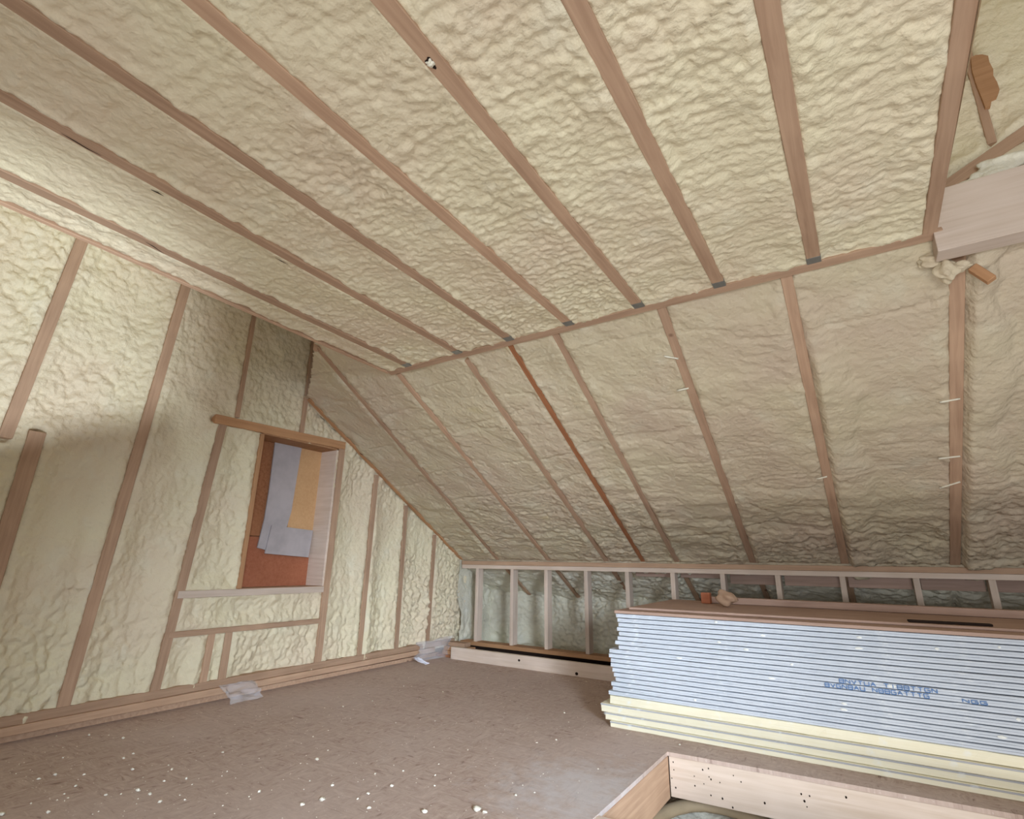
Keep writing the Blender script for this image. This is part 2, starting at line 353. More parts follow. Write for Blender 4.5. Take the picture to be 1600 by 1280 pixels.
# --- flat ceiling foam (u = x, v = y)
CX0, CX1, CY0 = -2.705, .415, -1.3
def zc(y): return ZE+TC*(YE-y)
joists = [(-2.489, .055), (-2.04, .055), (-1.638, .055), (-1.230, .055), (-.82, .055), (-.414, .055), (-.012, .055), (.398, .048)]
cseg = [(x-CX0, 0, x-CX0, 3.9, w_/2) for x, w_ in joists]+[(0.0, YE-.02-CY0, 3.2, YE-.02-CY0, .02), (.0, 0, .0, 3.9, .012)]
def cextra(u, v): # deeper pocket beside the right side of each joist, ripples across the bay
    r = np.zeros_like(u)
    for x, w_ in joists:
        d = (u-(x-CX0)-w_/2); r += -.014*np.exp(-((d-.03)/.03)**2)*(.55+.45*vn(v*2.2, u*0+x*9, 8))
    return r+.0035*vn(u*8, v*38, 66)
foam('ceiling', (CX0, CY0, zc(CY0)), (1, 0, 0), (0, 1, -TC), (0, 0, -1), CX1-CX0, YE-CY0, .008, cseg, FOAM, recess=.026, edge=.005, a1=.0125, cell=(.046, .030), big=.006, ragged=.007, seed=200, extra=cextra)
names_ = ['first', 'second', 'third', 'fourth', 'fifth', 'sixth', 'seventh', 'eighth']
extra_l = ['running close beside the gable edge', 'with a long dark crack near its left end', 'with a broad exposed flank at the upper left', 'crossing the middle of the ceiling', 'with a dark knot hole and foam plug', 'white foam blobs along its right edge', 'nearly upright, ending in a grey hanger', 'doubled and ending at the big beam']
for i, (x, w_) in enumerate(joists):
    o = board('ceiling_joist', (x, CY0, zc(CY0)), (x, YE-.045, zc(YE-.045)), (0, 0, -1), w_, .14, WOOD, label='%s ceiling joist from the gable, %s' % (names_[i], extra_l[i]), cat='joist')
    if i != 7:
        L = YE-.045-CY0
        for s in (-1, 1):
            V, Fs = boxgeo(L-.055, L, s*w_/2-.001, s*w_/2+.001, -.1, 0, .0003); put('joist_hanger', fixn(mesh('joist_hanger', V, Fs)), METAL, parent=o, label='grey steel hanger cheek')
        V, Fs = boxgeo(L-.05, L, -w_/2, w_/2, 0.0, .0015, .0003); put('joist_hanger', fixn(mesh('joist_hanger', V, Fs)), METAL, parent=o, label='grey steel hanger seat')
    if i == 4:
        # knot hole
        q = on(668, 103, 2, zc(.95)-.0); yy = q.y-CY0
        V = []; 
        for k in range(14):
            a = k/14*math.tau; r = 1+.25*math.sin(3*a+1)
            V.append((yy+.019*r*math.cos(a), -.010+.011*r*math.sin(a), .0012))
        put('knot_hole', mesh('knot_hole', V, [list(range(14))]), DARK, parent=o, label='dark knot hole')
board('ledger_board', (CX0, YE-.025, ZE-.004), (.44, YE-.025, ZE-.004), (0, -.25, -1), .05, .06, WOOD, label='ledger board along the fold between flat ceiling and roof slope', cat='ledger')
board('edge_board', (CX0-.004, CY0, zc(CY0)-.001), (CX0-.004, YE-.03, ZE-.003), (0.2, 0, -1), .022, .05, WOOD, label='narrow edge board where the flat ceiling meets the gable wall', cat='trim board')
# closing soffit between ceiling edge and gable head, higher roof over the right part, backs
def quad(name, pts, mat, **kw): return put(name, mesh(name, pts, [list(range(len(pts)))]), mat, **kw)
k1 = 1.45
quad('ceiling', [(CX0, CY0, zc(CY0)+.03), (CX0, YE+.4, ZE+.05), (-3.9, YE+.4, .9+(ZE-.9)*k1+.03), (-3.9, CY0, .9+(zc(CY0)-.9)*k1+.03)], FOAM, kind='structure')
quad('ceiling', [(CX0, CY0, 2.5), (CX1+.03, CY0, 2.5), (CX1+.03, YE+.1, 2.5), (CX0, YE+.1, 2.5)], FOAM, kind='structure')
# --- sloped ceiling foam (u = x, v = along slope)
SX0, SX1, SY0 = -3.75, 2.6, 1.95
raft = [(-3.715, YE+.04, -3.735, 4.69, .04), (-3.161, 2.165, -3.246, 4.68, .04), (-2.650, YE+.01, -2.637, 4.68, .042), (-2.036, YE+.03, -2.025, 4.68, .045), (-1.678, YE, -1.676, 4.68, .036), (-1.359, YE, -1.375, 4.68, .04),
        (-.723, YE, -.772, 4.68, .048), (-.131, YE, -.147, 4.68, .05), (.490, YE+.05, .482, 4.68, .055), (1.10, YE, 1.10, 4.68, .05), (1.72, YE, 1.72, 4.68, .05), (2.33, YE, 2.33, 4.68, .05)]
cs = .8633
sseg = [(a-SX0, (b-SY0)/cs, c-SX0, (d-SY0)/cs, w_/2) for a, b, c, d, w_ in raft]+[(0, (4.69-SY0)/cs, 6.5, (4.69-SY0)/cs, .01)]
def smask(P, u, v):
    x = u+SX0; y = SY0+v*cs; z = zs(y)
    up_ = (y > YE-.01)
    pocket = (x < CX0+.02) & (y > -x*.676+.004) & (z < .9+(ZE-.9)*(-x)/2.70+.04)
    return up_ | pocket
def samp(u, v):
    t = v/((4.69-SY0)/cs); x = u+SX0
    return np.clip(.22+1.0*np.clip((t-.60)/.35, 0, 1)+.45*np.clip((x+1.2)/2.0, 0, 1), 0, 1.4)
def sextra(u, v):
    x = u+SX0; t = v/((4.69-SY0)/cs)
    r = .012*vn(u*2.5, v*17, 5)*np.clip((t-.62)*4, 0, 1)
    # thick swollen runs of foam beside two rafters on the right
    e = .17+.055*vn(v*3.3, v*0, 71)+.025*vn(v*11, v*0, 72)
    d = x+.11; r += .045*np.clip(1-(d/e)**4, 0, 1)*(d > 0)*np.clip((t-.25)*6, 0, 1)*(1.0-.25*t)
    d = x-.52; r += .04*np.clip(1-(d/(e*.95))**4, 0, 1)*(d > 0)
    r += .008*(np.abs(vn(u*.8+3, v*5.5, 73)) < .05)*-1
    return r
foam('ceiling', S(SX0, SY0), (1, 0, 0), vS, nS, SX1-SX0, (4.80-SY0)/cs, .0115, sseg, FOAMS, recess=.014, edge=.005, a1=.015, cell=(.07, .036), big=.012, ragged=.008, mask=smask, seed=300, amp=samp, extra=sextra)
rl = ['rafter strip in the corner between gable wall and roof slope', 'first full roof rafter from the gable, dark reddish and reaching highest', 'roof rafter that starts at the corner of the flat ceiling', 'roof rafter third from the gable, pale with a foam-smeared top', 'dark orange-brown roof rafter, set close between two paler ones', 'roof rafter just right of the dark orange-brown one',
      'roof rafter crossed by foam drips, above the left end of the board stack', 'roof rafter with a thick swollen run of foam on its right', 'vertical-looking roof rafter below the big beam', 'roof rafter beyond the right picture edge, nearest', 'roof rafter well beyond the right picture edge', 'outermost roof rafter at the right']
for i, (a, b, c, d, w_) in enumerate(raft):
    m = WOODD if i == 4 else (WOODO if i == 0 else WOOD)
    board('roof_rafter', S(a, b), S(c, d), nS, w_, .14, m, label=rl[i], cat='rafter')
board('short_post', (-3.165, 2.165, 2.375), (-3.165, 2.165, 2.47), (.4, -.6, 0), .035, .03, WOOD, label='short post stub between the first rafter and the ceiling edge', cat='post')
# --- big beam and the cross gable above it
block('header_beam', .41, 2.6, YE-.045, YE+.05, 2.12, 2.395, WOODP, label='large pale beam at the upper right where the ceiling stops', cat='beam')
WX0, WZ0 = .40, 2.36
def bigseg(x0, z0, x1, z1, w_): return (x0-WX0, z0-WZ0, x1-WX0, z1-WZ0, w_/2)
wy = YE+.06
dg = [(.45, 2.435, 2.2, 3.33, .055), (.678, 2.595, .690, 3.45, .035), (1.1, 2.8, 1.1, 3.45, .04)]
foam('wall_back', (WX0, wy, WZ0), (1, 0, 0), (0, 0, 1), (0, -1, 0), 2.2, 1.1, .012, [bigseg(*d) for d in dg], FOAM, recess=.01, edge=.004, a1=.012, cell=(.07, .05), big=.01, seed=400,
     amp=lambda u, v: .9+0*u, extra=lambda u, v: .03*np.exp(-((v-.09-.5*u)/.05)**2))
board('diagonal_brace', (.45, wy, 2.435), (2.2, wy, 3.33), (0, -1, 0), .055, .05, WOOD, label='sloping board above the big beam at the upper right corner', cat='brace')
board('wall_stud', (.678, wy-.001, 2.60), (.690, wy-.001, 3.45), (0, -1, 0), .03, .05, WOOD, label='narrow upright stud above the sloping board at the upper right', cat='stud')
board('wall_stud', (1.1, wy, 2.8), (1.1, wy, 3.45), (0, -1, 0), .04, .05, WOOD, label='upright stud above the big beam beyond the right picture edge', cat='stud')
pt = [(1517, 90), (1524, 86), (1535, 85), (1544, 87), (1546, 97), (1552, 108), (1552, 118), (1558, 128), (1562, 140), (1558, 150), (1550, 154), (1548, 165), (1540, 168), (1533, 150), (1525, 130), (1519, 110)]
V = [tuple(on(a, b, 1, wy-.016)) for a, b in pt]; V += [(x, y+.02, z) for x, y, z in V]; n = len(pt)
put('exposed_sheathing', fixn(mesh('exposed_sheathing', V, [list(range(n)), list(range(2*n-1, n-1, -1))]+[[i, i+n, (i+1) % n+n, (i+1) % n] for i in range(n)])), WOODO, label='bare orange-brown wood patch showing through the foam at the upper right', cat='wood patch')
quad('ceiling', [(.40, CY0, 3.4), (2.7, CY0, 3.4), (2.7, 2.6, 3.4), (.40, 2.6, 3.4)], FOAM, kind='structure')
quad('wall_left', [(.4225, CY0, 2.22), (.4225, 2.6, 2.22), (.4225, 2.6, 3.42), (.4225, CY0, 3.42)], FOAM, kind='structure')
board('rafter_stub', (.53, 2.615, 2.10), (.575, 2.60, 2.02), (0, -1, -.2), .035, .03, WOODO, label='orange wood stub under the left end of the big beam', cat='wood stub')
# --- knee wall
KX1 = 2.6
board('top_plate', (XG, YK, .896), (KX1, YK, .896), (0, -1, 0), .038, .14, WOOD, label='upper board of the doubled top plate on the low knee wall', cat='plate')
board('top_plate', (XG, YK+.004, .857), (KX1, YK+.004, .857), (0, -1, 0), .038, .10, WOODP, label='lower board of the doubled top plate on the low knee wall', cat='plate')
board('bottom_plate', (-3.69, YK-.03, .101), (KX1, YK-.03, .101), (0, -1, 0), .036, .14, WOODO, label='orange plate along the foot of the knee wall', cat='plate')
kx = [-3.518, -3.075, -2.675, -2.245, -1.838, -1.427, -1.018, -.609, -.179, .256, .652, 1.07, 1.48, 1.89, 2.30]
kl = ['in the left corner', 'second from the gable corner', 'third from the gable corner', 'fourth from the gable corner', 'fifth from the gable corner, at the end of the board stack', 'first wholly above the board stack', 'second along above the board stack', 'third along above the board stack', 'fourth along above the board stack', 'fifth along above the board stack', 'sixth along, last before the right picture edge', 'first beyond the right picture edge', 'second beyond the right picture edge', 'third beyond the right picture edge', 'outermost at the right']
for i, x in enumerate(kx):
    dx = .01*math.sin(i*3.1)
    board('knee_wall_stud', (x+dx*.4, YK+.002, .119), (x, YK+.002, .838), (0, -1, 0), .038, .089, WOODP, label='knee wall stud, %s' % kl[i], cat='stud', group='studs of the low knee wall')
# eave behind the knee wall
EY = 5.32
eseg = [(a-SX0, 0, a-SX0, .9, .02) for a in (-3.735, -3.246, -2.637, -2.025, -1.676, -1.375, -.772, -.147, .482)]
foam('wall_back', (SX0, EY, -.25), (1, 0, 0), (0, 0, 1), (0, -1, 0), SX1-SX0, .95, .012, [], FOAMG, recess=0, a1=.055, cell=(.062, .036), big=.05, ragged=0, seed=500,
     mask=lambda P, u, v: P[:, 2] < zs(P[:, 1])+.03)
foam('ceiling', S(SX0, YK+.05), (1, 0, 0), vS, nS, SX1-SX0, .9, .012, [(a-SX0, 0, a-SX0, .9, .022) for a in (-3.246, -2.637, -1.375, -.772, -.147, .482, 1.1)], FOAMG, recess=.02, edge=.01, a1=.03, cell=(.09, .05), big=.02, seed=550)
for a, lab in ((-3.246, 'rafter tail behind the first knee wall bay'), (-2.637, 'rafter tail behind the second knee wall bay'), (-2.03, 'diagonal rafter tail seen between the fourth and fifth knee wall studs'), (-1.375, 'rafter tail above the left end of the board stack'), (-.772, 'rafter tail behind the third stud over the stack'), (-.147, 'rafter tail behind the fourth stud over the stack')):
    board('rafter_tail', S(a, YK+.12), S(a, EY+.2), nS, .04, .1, WOOD, label=lab, cat='rafter tail')
block('gap_shade_block', -3.75, 2.6, YK+.06, YK+.10, -.28, .078, DARK, label='near-black board added as the shade in the gap under the knee wall plate', cat='board')  # near-black colour stands in for the shade of the gap
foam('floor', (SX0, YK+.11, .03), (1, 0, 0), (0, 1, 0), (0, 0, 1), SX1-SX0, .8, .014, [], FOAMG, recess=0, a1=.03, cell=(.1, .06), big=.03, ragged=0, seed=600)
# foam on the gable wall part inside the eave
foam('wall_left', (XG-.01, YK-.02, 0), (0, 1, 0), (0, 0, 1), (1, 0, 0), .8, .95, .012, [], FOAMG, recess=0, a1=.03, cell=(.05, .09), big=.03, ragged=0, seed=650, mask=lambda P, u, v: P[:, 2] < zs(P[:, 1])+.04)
# blocking boards seen behind the top plate on the right, gap darkness below
for i, x in enumerate(kx[4:13]):
    block('eave_blocking', x+.03, kx[4+i+1]-.02, YK+.145, YK+.18, .76 if i > 1 else .80, .86, WOODB, label='brown blocking board behind the top plate, bay %s of the stack side' % names_[i] if i < 8 else 'brown blocking board behind the top plate, last bay', cat='blocking', group='blocking behind the knee wall')
block('rim_joist', -3.75, 2.6, 4.60, 4.64, -.28, -.01, WOODD, label='dark rim joist down in the gap before the knee wall', cat='joist')
slab('floor', [(-3.9, 4.3), (2.7, 4.3), (2.7, 6.0), (-3.9, 6.0)], -.30, -.28, CONC, kind='structure')
# edge beam lying along the floor before the knee wall
eb = block('floor_beam', -3.53, 1.6, 4.32, 4.358, 0, .108, WOODP, label='long board on edge along the floor before the knee wall, with two knots', cat='board')
for (a, b, r) in ((811, 1032, .010), (901, 1053, .012)):
    q = on(a, b, 1, 4.3185)
    V = [(q.x+r*1.2*math.cos(k/12*math.tau), q.y, q.z+r*math.sin(k/12*math.tau)) for k in range(12)]
    o = put('knot', mesh('knot', V, [list(range(12))]), DARK, parent=eb, label='dark round knot'); o.matrix_parent_inverse = eb.matrix_basis.inverted()
for i, (z, dx, rz, lab) in enumerate(((.0, 0, .06, 'bottom'), (.04, .02, .11, 'middle'), (.08, -.02, .03, 'top'))):
    block('lumber_offcut', -3.70+dx, -3.40+dx*1.5, 4.40, 4.50, .02+z, .056+z, WOODO if i != 2 else WOOD, rotz=rz, label='%s one of three short lumber offcuts stacked in the left corner of the knee wall' % lab, cat='lumber')
slab('trim_2', [(-3.8, 4.36), (-3.3, 4.36), (-3.3, 4.52), (-3.8, 4.52)], -.02, .02, WOODD, kind='structure')
# outer closing surfaces
quad('wall_back', [(-4.2, 6.0, -2.6), (3.4, 6.0, -2.6), (3.4, 6.0, .4), (-4.2, 6.0, .4)], CONC, kind='structure')
quad('wall_left', [(-4.1, -1.3, -2.6), (-4.1, 6.1, -2.6), (-4.1, 6.1, 3.2), (-4.1, -1.3, 3.2)], CONC, kind='structure')

# ================================================================ STAIR OPENING
hb = board('stair_header', (-.98, 2.954, -.106), (2.6, y_edge(2.6)+.001, -.106), (0, -1, 0), .174, .038, WOODP, label='pale header board along the far side of the stair opening, dotted with nail holes', cat='board')
tb = board('stair_trimmer', (-.982, 2.145, -.109), (-.982, 2.95, -.109), (1, 0, 0), .182, .038, WOOD, label='trimmer board along the left side of the stair opening', cat='board')
board('stair_crosspiece', (-1.02, 2.09, -.004), (1.2, 2.17, -.004), (0, 0, 1), .06, .14, WOODP, label='pale crosspiece at the near end of the stair opening', cat='board')
nails = [(1052, 1191), (1053, 1203), (1056, 1231), (1050, 1216), (1098, 1203), (1107, 1201), (1108, 1214), (1111, 1218), (1085, 1213), (1086, 1228), (1100, 1225), (1125, 1223), (1111, 1243), (1129, 1248), (1146, 1212), (1158, 1222), (1145, 1262), (1195, 1255), (1252, 1241), (1265, 1244), (1257, 1252), (1261, 1261), (1322, 1246)]
for (a, b) in nails:
    t = px(a, b); s = (2.954+.075*.98)/(t.y-.075*t.x); q = CAM+t*s; r = random.uniform(.0022, .0045)
    V = [(q.x+r*math.cos(k/8*math.tau), q.y-.0012, q.z+r*1.3*math.sin(k/8*math.tau)) for k in range(8)]
    o = put('nail_hole', mesh('nail_hole', V, [list(range(8))]), DARK, parent=hb); o.matrix_parent_inverse = hb.matrix_basis.inverted()
def tube(name, pts, r, mat, seg=16, **kw):
    V = []; Fs = []; n = len(pts)
    for i, p in enumerate(pts):
        p = Vector(p); t = (Vector(pts[min(i+1, n-1)])-Vector(pts[max(i-1, 0)])).normalized(); a = t.cross(Vector((0, 0, 1))).normalized(); b = t.cross(a)
        rr = r*(1+.03*math.sin(i*2.1))
        for k in range(seg): an = k/seg*math.tau; V.append(p+a*rr*math.cos(an)+b*rr*math.sin(an))
    for i in range(n-1):
        for k in range(seg): Fs.append([i*seg+k, (i+1)*seg+k, (i+1)*seg+(k+1) % seg, i*seg+(k+1) % seg])
    Fs += [list(range(seg)), [(n-1)*seg+k for k in range(seg)][::-1]]
    return put(name, fixn(mesh(name, V, Fs, True)), mat, **kw)
hp = [on(a_, b_, 2, -.285) for a_, b_ in ((985, 1320), (1010, 1292), (1034, 1273), (1062, 1262), (1092, 1258), (1125, 1262), (1160, 1272), (1200, 1290), (1250, 1315))]
arc = []
for i in range(len(hp)-1):
    for t in (0, .25, .5, .75):
        p0, p1, p2, p3 = hp[max(i-1, 0)], hp[i], hp[i+1], hp[min(i+2, len(hp)-1)]
        arc.append(.5*((2*p1)+(p2-p0)*t+(2*p0-5*p1+4*p2-p3)*t*t+(3*p1-p0-3*p2+p3)*t**3))
tube('flexible_hose', arc, .030, TUBE, label='tan curved hose under the floor behind the stair header', cat='hose')
foam('foam_heap', (-1.5, 2.6, -.40), (1, 0, 0), (0, 1, 0), (0, 0, 1), 2.8, 1.7, .014, [], FOAMW, recess=0, a1=.05, cell=(.12, .1), big=.05, ragged=0, seed=700, kind='stuff', label='white lumpy spray foam below the floor, seen under the stair header', cat='foam')
board('unseen_shadow_board', (-.97, -1.2, -.78), (-.97, 1.06, .155), (1, 0, 0), .19, .03, WOOD, label='unseen slanting board added to cast the shadow line on the gable wall', cat='board')  # added out of view to block the spot and shape the gable shadow edge

# ================================================================ BOARD STACK
A = math.radians(1.3); SXL, SYF = -1.384, 3.175
def stack_item(i, z0, z1, dx, dy, ln, wd, mat, label, cat, group, nm):
    t = Matrix.Translation((SXL, SYF, 0)) @ Matrix.Rotation(A, 4, 'Z') @ Matrix.Translation((dx, dy, z0)) @ Matrix.Rotation(random.uniform(-.002, .002), 4, 'Z')
    # sheet with slightly crushed left corner and edge chips
    n = 60; h = z1-z0; V = []; Fs = []; c = .0022
    prof = [(0.003, 0), (0, c), (0, h-c), (0.003, h)]
    xs = [ln*k/n for k in range(n+1)]
    for k, x in enumerate(xs):
        j = .0012*random.uniform(-1, 1); xx = x if k else x+random.uniform(0, .006)
        for (py, pz) in prof: V.append((xx, py+j+(.004*random.random() if random.random() < .05 else 0), pz))
        V.append((xx, wd, h)); V.append((xx, wd, 0))
    for k in range(n):
        for q in range(6): Fs.append([k*6+q, (k+1)*6+q, (k+1)*6+(q+1) % 6, k*6+(q+1) % 6])
    Fs += [list(range(6)), [n*6+q for q in range(6)][::-1]]
    o = put(nm, fixn(mesh(nm, V, Fs)), mat, label=label, cat=cat, group=group); o.matrix_basis = t
    return o
ordn = ['bottom', 'second', 'third', 'fourth', 'fifth', 'sixth', 'seventh', 'eighth', 'ninth', 'tenth', 'eleventh', 'twelfth', 'thirteenth', 'fourteenth', 'fifteenth', 'sixteenth', 'seventeenth', 'top']
z = 0.0
for i, (h, dx) in enumerate(((.033, .0), (.040, -.035), (.046, -.055), (.046, -.0))):
    o = stack_item(i, z+.0005, z+h-.001, dx+.0, -.0+.006*(i % 2), 2.44, 1.22, YELW, '%s cream-edged thick board at the foot of the board stack' % ['lowest', 'second lowest', 'second highest', 'uppermost'][i], 'board', 'cream boards at the foot of the stack', 'insulation_board')
    for zz in ((h-.011,) if i < 3 else ()):
        V, Fs = boxgeo(-.002, 2.44, -.0035, .01, zz, zz+.0075, .001); put('facing_paper', fixn(mesh('facing_paper', V, Fs)), YGRY, parent=o, label='grey paper facing strip')
    z += h
N_ = 18; hh = (.617-z)/N_
offs = [-.045, -.015, -.03, .0, -.012, -.02, -.035, -.03, -.04, -.035, .02, .0, .022, .026, .024, .03, .027, .02]
bands = []
for i in range(N_):
    z0 = z+i*hh
    o = stack_item(i, z0+.0019, z0+hh-.0019, offs[i]+random.uniform(-.004, .004)+.04, random.uniform(0, .0035), 2.44, 1.22, DRYW,
                   '%s grey drywall pair in the stack, counted from the bottom grey pair' % ordn[i], 'drywall', 'grey drywall pairs in the stack', 'drywall_sheet_pair')
    for q_ in range(random.choice((0, 1, 1, 2))):
        import bmesh
        b_ = bmesh.new(); bmesh.ops.create_icosphere(b_, subdivisions=2, radius=1); cx_ = random.uniform(.3, 1.85); sx_ = random.uniform(.006, .02)
        for v_ in b_.verts: v_.co = Vector((cx_+v_.co.x*sx_*random.uniform(.7, 1.2), -.001+v_.co.y*.004, hh*.45+v_.co.z*.006*random.uniform(.7, 1.3)))
        me_ = bpy.data.meshes.new('chipped_edge'); b_.to_mesh(me_); b_.free(); put('chipped_edge', me_, CHALK, parent=o, label='white chip on the crushed paper edge')
    V, Fs = boxgeo(.004, 2.43, -.0022, .002, (hh-.0038)*.5-.0004, (hh-.0038)*.5+.0004, .0002)
    put('seam', fixn(mesh('seam', V, Fs)), SEAM, parent=o, label='grey seam between the two sheets')
    bands.append((o, z0))
# pencil-thin blue printing on two of the edges, illegible block letters
def glyphs(o, z0, xs, xe, h, nn, seed, lab, gaps=()):
    r = random.Random(seed); V = []; Fs = []; stepx = (xe-xs)/nn
    def bar(x0, z0_, x1, z1_, t):
        d = math.hypot(x1-x0, z1_-z0_) or 1; nx, nz = -(z1_-z0_)/d*t/2, (x1-x0)/d*t/2; k = len(V)
        V.extend([(x0+nx, -.005, z0_+nz), (x1+nx, -.005, z1_+nz), (x1-nx, -.005, z1_-nz), (x0-nx, -.005, z0_-nz)]); Fs.append([k, k+1, k+2, k+3])
    for k in range(nn):
        if k in gaps: continue
        x = xs+k*stepx; w_ = stepx*.72; b = .003; t = .0034; ty = r.choice('AUNBIVGT')
        S_ = {'A': [(0, 0, .5, 1), (.5, 1, 1, 0), (.2, .4, .8, .4)], 'U': [(0, 0, 0, 1), (0, 0, 1, 0), (1, 0, 1, 1)], 'N': [(0, 0, 0, 1), (0, 1, 1, 0), (1, 0, 1, 1)], 'B': [(0, 0, 0, 1), (0, 0, 1, 0), (1, 0, 1, 1), (0, 1, 1, 1), (0, .5, 1, .5)],
              'I': [(.5, 0, .5, 1)], 'V': [(0, 1, .5, 0), (.5, 0, 1, 1)], 'G': [(0, 0, 0, 1), (0, 1, 1, 1), (0, 0, 1, 0), (1, 0, 1, .5), (.5, .5, 1, .5)], 'T': [(.5, 0, .5, 1), (0, 1, 1, 1)]}[ty]
        for (a, b0, c, d) in S_: bar(x+a*w_, b+b0*h, x+c*w_, b+d*h, t)
    put('blue_lettering', mesh('blue_lettering', V, Fs), BLUE, parent=o, label=lab)
def bandat(a, b):
    t = px(a, b); s = SYF/(t.y-math.tan(A)*t.x) if False else (SYF-math.tan(A)*SXL)/(t.y-math.tan(A)*t.x); q = CAM+t*s
    return (q.x-SXL)/math.cos(A), q.z
for (a0, b0, a1_, b1, nn, sd, gp) in ((1312, 1067, 1468, 1085, 15, 3, (6,)), (1290, 1075, 1455, 1092, 17, 8, (7,))):
    x0, z0 = bandat(a0, b0); x1, z1 = bandat(a1_, b1); zm = (z0+z1)/2
    k = min(range(N_), key=lambda i: abs(bands[i][1]+hh/2-zm)+ (9 if (sd == 8 and i == glob) else 0)) if sd == 3 else glob-1
    glob = k; o = bands[k][0]; dx = o.matrix_basis.inverted() @ (Matrix.Translation((SXL, SYF, 0)) @ Matrix.Rotation(A, 4, 'Z') @ Vector((x0, 0, 0)))
    glyphs(o, 0, dx.x, dx.x+(x1-x0), hh-.009, nn, sd, 'smudged blue printing, %s line' % ('upper' if sd == 3 else 'lower'), gp)
x0, z0 = bandat(1508, 1095); o = bands[glob+0][0]; glyphs(o, 0, x0-.02, x0+.07, .012, 3, 21, 'blue scribble mark')
# covering boards on top
def top_board(dx, dy, ln, wd, z0, z1, mat, label, rz=0):
    V, Fs = boxgeo(0, ln, 0, wd, 0, z1-z0, .0015); o = put('plywood_sheet', fixn(mesh('plywood_sheet', V, Fs)), mat, label=label, cat='plywood')
    o.matrix_basis = Matrix.Translation((SXL, SYF, z0)) @ Matrix.Rotation(A+rz, 4, 'Z') @ Matrix.Translation((dx, dy, 0)); return o
top_board(.05, -.004, 2.39, 1.2, .618, .634, WOODB, 'pinkish plywood sheet covering the top of the drywall stack', 0)
top_board(.10, .12, 2.2, 1.0, .635, .647, WOODB, 'second thinner sheet lying back on top of the covered stack', .01)
block('lumber_length', -1.0, 1.4, 4.05, 4.14, .649, .690, WOODB, label='long brown board lying at the back on top of the stack', cat='lumber', rotz=-.01)
block('lumber_offcut', .12, .44, 3.40, 3.45, .648, .658, DARK, label='dark splintered strip lying on top of the stack at the right', cat='wood strip', rotz=.06)
# foam/wood lump on the stack by the second stud
def lump(name, c, r, mat, seed, sq=(1, 1, .7), sub=3, **kw):
    import bmesh
    b = bmesh.new(); bmesh.ops.create_icosphere(b, subdivisions=sub, radius=1)
    rr = np.random.RandomState(seed); ph = rr.rand(6)*6
    for v in b.verts:
        p = v.co.copy(); k = 1+.22*math.sin(p.x*3+ph[0])*math.cos(p.y*3.7+ph[1])+.16*math.sin(p.z*5+ph[2]+p.x*4)+.1*math.sin(p.y*8+ph[3])
        v.co = Vector((p.x*sq[0], p.y*sq[1], p.z*sq[2]))*k*r
    zmin = min(v.co.z for v in b.verts)
    for v in b.verts: v.co.z -= zmin
    me = bpy.data.meshes.new(name); b.to_mesh(me); b.free()
    if sub > 1:
        for p in me.polygons: p.use_smooth = True
    o = put(name, me, mat, **kw); o.location = c; return o
lump('wood_debris', (-.80, 3.75, .649), .05, WOOD, 4, (1.2, .8, .9), label='crumpled tan debris lump on the left part of the stack top', cat='debris')
block('lumber_offcut', -1.02, -.96, 3.98, 4.03, .649, .72, WOODR, label='small reddish block standing on the stack near its left end', cat='wood block')

# ================================================================ LITTER
def crumb_at(a, b, r, mat, seed, label, group=None, sub=2):
    q = on(a, b, 2, 0.0); return lump('foam_crumb', (q.x, q.y, 0.0), r, mat, seed, (1.2, .9, .6), sub, label=label, cat='crumb', group=group)
named = [(946, 1117, .020, CHALK, 'round white crumb beside the left end of the board stack'), (503, 1252, .017, CRUMB, 'largest pale crumb near the bottom edge, left of centre'), (472, 1259, .014, CRUMB, 'pale crumb just left of the largest one near the bottom edge'),
         (745, 1268, .022, CRUMB, 'ragged crumb at the bottom edge left of the chalky patch'), (757, 1272, .013, CRUMB, 'small crumb touching the ragged one at the bottom edge'), (663, 1272, .017, CRUMB, 'upright ragged crumb at the bottom edge centre'),
         (495, 1188, .013, CRUMB, 'lone white crumb in the middle of the lower left floor'), (192, 1155, .013, CRUMB, 'white crumb near the foot of the gable wall at left'), (215, 1238, .015, CRUMB, 'white crumb at lower left, beside a smaller one'), (234, 1243, .012, CRUMB, 'smaller crumb of the pair at lower left'),
         (348, 1177, .009, CRUMB, 'crumb on the floor right of the lower left middle'), (575, 1242, .011, CRUMB, 'crumb right of the largest one near the bottom edge'), (806, 1244, .009, CRUMB, 'single crumb left of the chalky dust patch'), (0+2, 1275, .015, CRUMB, 'crumb in the bottom left corner')]
for i, (a, b, r, m, l) in enumerate(named): crumb_at(a, b, r*.62, m, i+20, l)
small = [(139, 1150), (98, 1185), (60, 1219), (86, 1212), (131, 1212), (118, 1230), (100, 1242), (106, 1248), (193, 1186), (208, 1179), (207, 1204), (165, 1244), (189, 1242), (250, 1255), (289, 1251), (263, 1197), (268, 1204), (291, 1218), (256, 1222), (25, 1210), (88, 1151), (75, 1271), (48, 1257), (536, 1105), (582, 1096), (630, 1206), (680, 1213), (612, 1230), (679, 1229), (586, 1211), (519, 1229), (559, 1250), (576, 1265), (882, 1115), (869, 1157), (692, 1082), (489, 1152), (405, 1239), (1062, 1190-25)]
src = None
